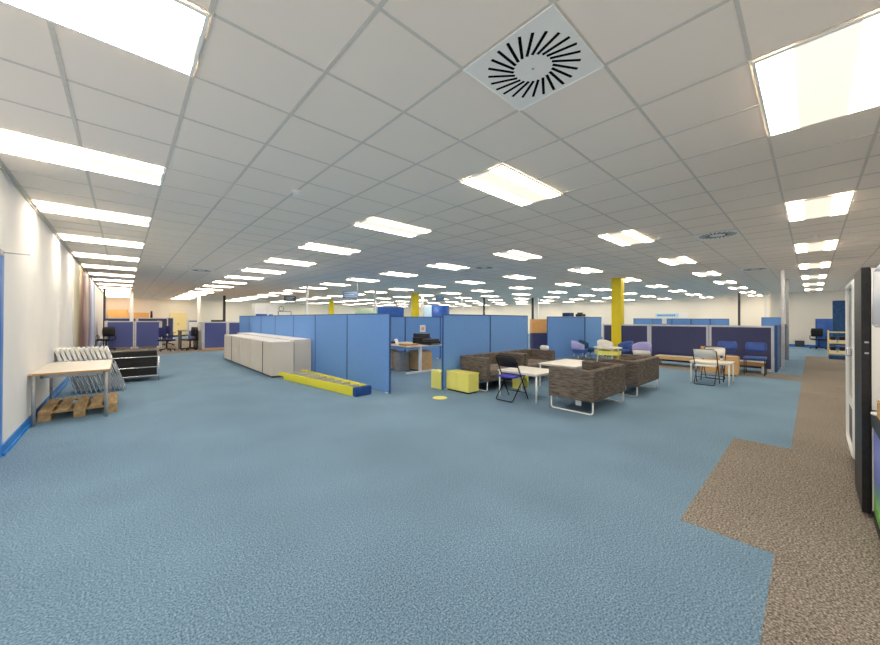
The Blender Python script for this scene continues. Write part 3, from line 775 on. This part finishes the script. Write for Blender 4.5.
G().box(0.10, 0.34, 0.778, 0.784, 0.38, 0.56).make('coin_plate', 'black', dr)
G().box(0.015, 0.075, 0.80, 0.835, 1.12, 1.20, 0, 0.01).make('handle', 'chrome', dr)
for z in (0.78, 1.05, 1.32, 1.56): G().box(0.03, WX-0.03, 0.05, 0.70, z, z+0.012).make('shelf', 'grey_metal', t)
G().box(0.3, 0.5, 0.55, 0.72, 1.84, 1.88, 0, 0.01).make('top_latch', 'white_plastic', t)
t = thing('vending_machine', 'tall black machine with plain white side standing beside the counter', 'vending machine', (4.02, -1.05, 0))
G().box(0.012, 0.60, 0.0, 0.755, 0.05, 1.83, 0, 0.004).make('cabinet_body', 'black', t)
G().box(0.0, 0.011, 0.0, 0.752, 0.06, 1.83).make('side_panel', 'white_plastic', t)
G().box(0.02, 0.58, 0.02, 0.74, 0.0, 0.05).make('plinth', 'black', t)
G().box(0.0, 0.60, 0.757, 0.80, 0.03, 1.84, 0, 0.006).make('door', 'black', t)
for z in (1.28, 1.20): G().box(-0.004, 0.0, 0.765, 0.785, z, z+0.012).make('hinge', 'grey_metal', t)
t = thing('service_counter', 'black topped counter with printed blue and green front at the right edge', 'counter', (3.02, -1.05, 0))
G().box(0, 0.97, 0, 0.76, 0.69, 0.80, 0, 0.004).make('worktop', 'black', t)
G().box(0.02, 0.96, 0, 0.74, 0.06, 0.69).make('carcass', 'black', t)
G().box(0.02, 0.96, 0, 0.75, 0.0, 0.06).make('plinth', 'black', t)
o = G().box(0, 0.90, 0, 0.008, 0, 0.61).make('printed_panel', 'graphic', t, (0.04, 0.742, 0.075)); o['label'] = 'printed front panel in blue with green at the foot'
t = thing('carton', 'brown carton with open lid resting on the black counter', 'box', (3.12, -0.546, 0.802))
G().box(0, 0.6, 0, 0.25, 0, 0.11, 0, 0.004).make('body', 'cardboard', t)
G().rbox((0.3, 0.12, 0.116), (0.58, 0.2, 0.006), (0.06, 0, 0)).make('flap', 'tray', t)
t = thing('bottle_stand', 'cloudy plastic wrapped stand rising over the counter beside the black machine', 'stand', (3.80, -0.345, 0.80))
G().cyl((0, 0, 0.0), (0, 0, 0.62), 0.014, seg=10).make('post', 'white_metal', t)
G().cyl((0, 0, 0.0), (0, 0, 0.012), 0.07, seg=20).make('base', 'white_metal', t)
g = G(); g.cyl((0, 0, 0.62), (0, 0, 0.98), 0.062, 0.055, seg=20).cyl((0, 0, 0.98), (0, 0, 1.04), 0.055, 0.025, seg=20).cyl((0, 0, 0.60), (0, 0, 0.62), 0.045, 0.062, seg=20)
g.make('wrapped_bottle', 'film', t)

# far end of the corridor
t = thing('leaning_board', 'tall dark blue board leaning on the corridor end wall behind the trolley', 'board', (24.0, -1.16, 0))
G().box(0, 0.05, 0, 0.50, 0.30, 2.36, 0, 0.006).make('panel', 'navy_box', t)
G().box(-0.02, 0.07, 0.03, 0.08, 0, 0.30).box(-0.02, 0.07, 0.42, 0.47, 0, 0.30).make('leg', 'dark_metal', t)
t = thing('blue_board', 'bright blue board leaning against the wall behind the office chair', 'board', (26.6, -0.65, 0))
G().rbox((0.1, 0.2, 0.78), (0.04, 0.62, 1.52), (0, 0.14, 0), 0, 0.005).make('panel', 'board_blue', t)
tag(G().box(0, 0.10, 0, 0.36, 0.0, 0.32, 0, 0.006).box(-0.004, 0, 0.03, 0.33, 0.05, 0.27, 1).make('wall_heater', ['dark_metal', 'slate'], None, (27.18, 0.26, 0.02)), 'small grey box heater low on the corridor end wall', 'heater')
def make_office(m='chair_blue'):
    t = thing('office_chair', '', 'office chair')
    G().rbox((0, 0, 0.48), (0.48, 0.48, 0.08), (0, 0, 0), 0, 0.03).make('seat', m, t)
    grid = []
    for i in range(4):
        z = 0.62+0.42*i/3
        grid.append([(0.24-0.06*(v*v)*1.0, v*0.23*(1-0.1*abs(i-1.5)), z) for v in [-1, -0.5, 0, 0.5, 1]])
    G().sheet(grid, 0.05).make('backrest', m, t)
    G().tube([(0.0, 0, 0.44), (0.25, 0, 0.46), (0.27, 0, 0.75)], 0.018, 8, fillet=0.05).make('back_post', 'black', t)
    G().cyl((0, 0, 0.10), (0, 0, 0.44), 0.028, seg=12).make('gas_column', 'black', t)
    for k in range(5):
        a = k*2*PI/5
        lg = G().tube([(0, 0, 0.11), (0.29*math.cos(a), 0.29*math.sin(a), 0.07)], 0.018, 8).make('base_leg', 'black', t)
        G().cyl((0.29*math.cos(a)-0.012, 0.29*math.sin(a), 0.028), (0.29*math.cos(a)+0.012, 0.29*math.sin(a), 0.028), 0.028, seg=12).make('castor', 'black', lg)
    for s in (-1, 1):
        G().tube([(0.1, s*0.24, 0.46), (0.1, s*0.29, 0.5), (0.1, s*0.29, 0.66), (-0.14, s*0.29, 0.68)], 0.014, 8, fillet=0.03).make('armrest', 'black', t)
    return t
ofc = make_office('black'); ofc.location = (26.0, -0.25, 0); ofc.rotation_euler = (0, 0, 0.3); ofc['label'] = 'black office chair at the corridor end in front of the bright blue board'; ofc['group'] = 'office chairs'
ob = make_office('office_blue'); ob.location = (1.42, 19.3, 0); ob.rotation_euler = (0, 0, 2.6); ob['label'] = 'blue office chair right of the left group of navy screens'; ob['group'] = 'office chairs'
tag(G().box(0, 0.40, 0, 0.02, 0.0, 0.40).make('white_board', 'paper', None, (2.28, 19.9, 0.88)), 'small white board standing on the desk left of the right far screens', 'board')
desk_l = thing('desk', 'dark desk left of the right far violet screens', 'desk', (1.95, 19.86, 0))
G().box(0, 0.70, 0, 1.2, 0.84, 0.87).make('desktop', 'dark_metal', desk_l)
for a_ in (0.04, 0.66):
    G().box(a_-0.02, a_+0.02, 0.05, 1.15, 0, 0.84).make('leg', 'dark_metal', desk_l)
dup(ofc, (2.25, 19.25, 0), 0.4, 'blue office chair left of the right group of navy screens', 'office chairs')
dup(ofc, (-0.55, 21.35, 0), 1.2, 'black office chair between the mural and the left navy screens', 'office chairs')
dup(ob, (1.75, 23.2, 0), 2.0, 'office chair behind the left navy screens in front of the cream cupboard', 'office chairs')
# trolley
t = thing('trolley', 'yellow wire trolley with trays near the far end of the corridor', 'trolley', (20.0, -1.15, 0))
for z in (0.16, 0.56, 0.98):
    G().box(0, 0.62, 0, 0.72, z, z+0.03).make('shelf', 'trolley_y', t)
for a in (0.015, 0.605):
    for b in (0.015, 0.705): G().cyl((a, b, 0.08), (a, b, 1.06), 0.016, seg=8).make('post', 'trolley_y', t)
for a in (0.06, 0.56):
    for b in (0.06, 0.66): G().cyl((a, b-0.015, 0.04), (a, b+0.015, 0.04), 0.04, seg=12).make('castor', 'black', t)
for z, lab0 in ((0.195, 'lower'), (0.595, 'middle')):
    for k in range(3):
        t2 = thing('tray', 'cream tray on the %s shelf of the trolley, %s from the wall' % (lab0, ORD[k]), 'tray', (20.05, -1.12+0.23*k, z), 0, 'trays on the trolley')
        G().box(0, 0.5, 0, 0.20, 0, 0.10, 0, 0.006).make('body', 'tray', t2)
        G().box(0.05, 0.45, 0.03, 0.17, 0.10, 0.24, 0, 0.02).make('contents', 'black', t2)
tag(G().box(0, 0.4, 0, 0.62, 0, 0.14, 0, 0.01).make('storage_crate', 'navy_box', None, (19.5, -1.06, 0.001)), 'dark blue crate on the carpet in front of the yellow trolley', 'crate')

# ------------------------------------------------------------------ cupboard between blue screens (behind sofas)
t = thing('cupboard', 'orange wooden cupboard seen in the gap right of the middle blue screens', 'cupboard', (12.2, 7.55, 0), -0.75)
G().box(-0.1, 1.0, 0, 0.45, 0.90, 1.46, 0, 0.004).make('upper_unit', 'orange_wood', t)
G().box(-0.1, 1.0, 0, 0.42, 0.0, 0.90, 0, 0.004).make('lower_unit', 'dark_navy', t)
for k in range(2): G().box(-0.095+k*0.55, 0.445+k*0.55, -0.012, 0, 0.91, 1.45).make('door', 'orange_wood', t)
tag(G().rbox((0, 0, 0.06), (0.13, 0.22, 0.12), (0, 0, 0.1), 0, 0.05).make('cloth_bundle', 'paper', None, (7.86, 4.60, 0.672)), 'small white bundle on the arm of the farther sofa by the screens', 'bundle')
def tall_unit(x, y, lab, m):
    t = thing('filing_cabinet', lab, 'cabinet', (x, y, 0))
    G().box(0, 0.6, 0.01, 0.5, 0.04, 1.58, 0, 0.004).make('carcass', m, t)
    G().box(0.03, 0.57, 0.04, 0.47, 0, 0.04).make('plinth', 'black', t)
    for k in range(4):
        dd = G().box(0.005, 0.595, 0, 0.01, 0.06+k*0.38, 0.42+k*0.38).make('drawer', m, t)
        G().box(0.24, 0.36, -0.01, 0, 0.34+k*0.38, 0.36+k*0.38).make('handle', 'grey_metal', dd)
tall_unit(13.5, 6.75, 'tall grey filing cabinet hidden behind the wide blue screen', 'cabinet')
tall_unit(14.1, 6.45, 'tall grey filing cabinet behind the angled blue screen by the column', 'cabinet')
tag(G().box(0, 0.42, 0, 0.3, 0, 0.15, 0, 0.01).make('storage_box', 'chair_teal', None, (13.55, 6.8, 1.581)), 'dark teal box standing just above the wide blue screen', 'box')
tag(G().box(0, 0.34, 0, 0.3, 0, 0.11, 0, 0.03).box(0.05, 0.2, 0.05, 0.25, 0.11, 0.17, 0, 0.02).make('desk_phone', 'black', None, (14.2, 6.55, 1.581)), 'black device standing above the angled blue screen by the column', 'device')

# ------------------------------------------------------------------ north part of the office (far left)
GN = 'violet blue screens with pale frames'
def nscreen(p0, p1, h, lab, fab='navy_fabric'): return navy(p0, p1, h, lab, fab, GN)
nscreen((-0.58, 21.9), (0.40, 21.9), 1.31, 'violet blue screen of the left far group, nearer the left wall')
nscreen((0.41, 21.9), (1.36, 21.9), 1.31, 'violet blue screen of the left far group, beside the blue office chair')
nscreen((-0.60, 21.95), (-0.60, 24.6), 1.31, 'side screen running back from the left far group')
nscreen((1.40, 21.95), (1.40, 24.6), 1.31, 'side screen running back at the right of the left far group', 'white_plastic')
nscreen((-0.85, 27.6), (0.6, 27.6), 1.47, 'taller dark screen behind the left far group, by the wall', 'dark_navy')
nscreen((0.62, 27.6), (2.1, 27.6), 1.47, 'taller dark screen behind the left far group, below the small cupboards', 'dark_navy')
nscreen((2.70, 18.95), (3.66, 18.95), 1.29, 'violet blue screen of the right far group, left of the grey cabinets')
nscreen((3.68, 18.95), (5.30, 18.95), 1.29, 'violet blue screen of the right far group, just behind the tall blue screens')
nscreen((2.68, 19.0), (2.68, 20.6), 1.27, 'pale side screen at the left of the right far group', 'white_plastic')
nscreen((3.15, 28.0), (3.75, 28.0), 1.33, 'small violet screen right of the cream cupboard')
nscreen((2.0, 27.2), (2.35, 27.2), 1.5, 'narrow dark screen left of the cream cupboard', 'dark_navy')
tag(G().box(0, 1.3, -0.03, 0, 0, 0.08).make('plank', 'wood', None, (2.72, 18.9, 0)), 'wooden plank lying along the foot of the right far screens', 'plank')
def desk2(x, y, lx, ly, lab):
    t = thing('desk', lab, 'desk', (x, y, 0), 0, 'desks in the far groups')
    G().box(0, lx, 0, ly, 0.70, 0.73).make('desktop', 'grey_top', t)
    for a in (0.04, lx-0.04):
        G().box(a-0.02, a+0.02, 0.05, ly-0.05, 0, 0.70).make('leg', 'white_metal', t)
desk2(-0.5, 22.0, 1.85, 0.8, 'desk behind the left far violet screens')
desk2(2.74, 19.05, 1.6, 0.8, 'desk behind the right far violet screens')
def monitor(x, y, rz, lab, z=0.73):
    t = thing('monitor', lab, 'monitor', (x, y, z), rz, 'computer monitors')
    G().box(-0.26, 0.26, -0.02, 0.02, 0.16, 0.50, 0, 0.008).make('screen', 'black', t)
    G().box(-0.03, 0.03, 0.0, 0.04, 0.01, 0.30).make('stand', 'black', t)
    G().box(-0.12, 0.12, -0.08, 0.10, 0, 0.012).make('base', 'black', t)
monitor(3.35, 19.5, 0, 'black monitor just above the right far violet screens', 0.87)
tag(G().box(-0.9, 0.45, -0.2, 0.2, 0, 0.138).make('monitor_shelf', 'grey_top', None, (3.75, 19.55, 0.731)), 'raised shelf on the desk of the right far group', 'shelf')
def cup(x, y, z0, wx, wy, h, m, lab, n, hm='dark_metal'):
    t = thing('cupboard', lab, 'cupboard', (x, y, z0), 0)
    G().box(0, wx, 0.015, wy, 0, h, 0, 0.004).make('carcass', m, t)
    for k in range(n):
        a = k*wx/n
        dd = G().box(a+0.004, a+wx/n-0.004, 0, 0.014, 0.02, h-0.01).make('door', m, t)
        xh = a+wx/n-0.05 if k % 2 == 0 else a+0.03
        G().box(xh, xh+0.02, -0.012, 0, h/2-0.06, h/2+0.06).make('handle', hm, dd)
    return t
cup(-0.80, 34.2, 0.0, 1.05, 0.5, 2.06, 'orange_wood', 'taller orange wooden cupboard over the left far screens', 2)
cup(0.30, 34.2, 0.0, 1.15, 0.5, 1.86, 'orange_wood', 'lower orange wooden cupboard beside the white pole', 2)
cup(2.72, 34.25, 0.10, 1.02, 0.5, 1.78, 'cream', 'cream steel two door cupboard on the far back wall', 2)
G_ = G(); tag(G().box(0, 1.02, 0, 0.5, 0, 0.099).make('cupboard_plinth', 'black', None, (2.72, 34.25, 0.0)), 'black plinth below the cream steel cupboard', 'plinth')
tag(G().cyl((0, 0, 0), (0, 0, 0.42), 0.06, 0.05, seg=12).make('vase', 'black', None, (1.28, 27.6, 1.471)), 'small dark canister standing on the taller dark screens', 'canister')

# tall white cupboard and bits over the blue screens
t = cup(3.87, 15.1, 0.0, 0.85, 0.5, 2.06, 'white_plastic', 'tall white cupboard rising behind the blue screens at left', 2, 'frame_grey')
tag(G().box(0, 0.42, -0.006, 0, 0, 0.13).make('blue_label', 'board_blue', None, (3.90, 15.094, 1.50)), 'blue label on the left door of the tall white cupboard', 'label')
tag(G().box(0, 0.16, -0.006, 0, 0, 0.12).make('blue_label', 'board_blue', None, (4.38, 15.094, 1.50)), 'smaller blue label on the right door of the tall white cupboard', 'label')
def hang(x0, y0, x1, y1, z0, z1, m, lab):
    p0, p1 = Vector((x0, y0)), Vector((x1, y1)); d = p1-p0
    t = thing('hanging_sign', lab, 'sign', (x0, y0, z0), math.atan2(d.y, d.x), 'hanging signs')
    G().box(0, d.length, -0.015, 0.015, 0, z1-z0, 0, 0.003).make('board', m, t)
    for a in (0.05, d.length-0.05): G().cyl((a, 0, z1-z0), (a, 0, H-0.007-z0), 0.006, seg=6).make('wire', 'white_metal', t)
    g = G()
    for i in range(3):
        g.box(0.08, d.length-0.08-0.1*(i % 2), -0.018, -0.0152, (z1-z0)*(0.22+0.24*i), (z1-z0)*(0.30+0.24*i))
    g.make('lettering', 'pale_blue', t)
hang(5.85, 17.73, 6.29, 17.33, 2.30, 2.56, 'slate', 'dark hanging sign above the left blue screens')
hang(6.57, 12.98, 7.05, 12.53, 2.30, 2.58, 'bluegrey', 'blue grey hanging sign above the middle of the blue screens')
hang(12.70, 14.12, 13.06, 13.80, 2.44, 2.70, 'bluegrey', 'small blue grey hanging sign right of the middle yellow column')
# curved booth
t = thing('curved_booth', 'curved navy booth with pale blue end rising above the middle blue screens', 'booth', (11.5, 12.7, 0), -0.75)
for nm, a0, a1, m in (('wall_section', -0.95*PI, -0.62*PI, 'pale_blue'), ('wall_section', -0.62*PI, -0.05*PI, 'board_blue')):
    grid = []
    for z in (0.0, 0.7, 1.4, 2.12):
        grid.append([(0.62*math.cos(a0+(a1-a0)*j/10), 0.5*math.sin(a0+(a1-a0)*j/10), z) for j in range(11)])
    G().sheet(grid, 0.05).make(nm, m, t)
screen((10.85, 17.1), (12.0, 16.1), 2.15, 'tall blue board with pale stripe just left of the middle yellow column', 'board_blue', grp='tall boards')
screen((13.9, 25.3), (15.6, 23.7), 2.3, 'pale green tall board left of the middle yellow column', 'pale_green', 'frame_grey', grp='tall boards')
t = thing('wall_clock', 'round wall clock on the far back wall above the blue screens', 'clock', (11.3, YN-0.04, 2.42))
G().cyl((0, 0.03, 0), (0, 0.0, 0), 0.24, seg=28).make('rim', 'dark_metal', t)
G().cyl((0, 0.0, 0), (0, -0.008, 0), 0.20, seg=28).make('face', 'paper', t)
G().box(-0.008, 0.008, -0.014, -0.009, 0, 0.16).box(0, 0.11, -0.014, -0.009, -0.008, 0.008).make('hands', 'black', t)
t = thing('framed_board', 'white board with dark frame on the back wall below the clock', 'board', (11.0, YN-0.03, 1.75))
G().box(0, 1.25, 0, 0.03, 0, 0.42).make('frame', 'dark_metal', t)
G().box(0.05, 1.20, -0.006, 0, 0.04, 0.38).make('face', 'paper', t)
t = thing('wall_banner', 'pale blue banner with white panel on the far right wall', 'banner', (XE-0.03, 6.02, 1.66))
G().box(0, 0.02, 0, 2.05, 0, 0.28).make('banner_panel', 'pale_blue', t)
G().box(-0.01, 0.0, 0.0, 0.58, -0.05, 0.34).make('white_panel', 'paper', t)
g = G()
for k in range(9): g.box(-0.006, 0.0, 0.80+k*0.13, 0.88+k*0.13, 0.08, 0.20)
g.make('lettering', 'board_blue', t)
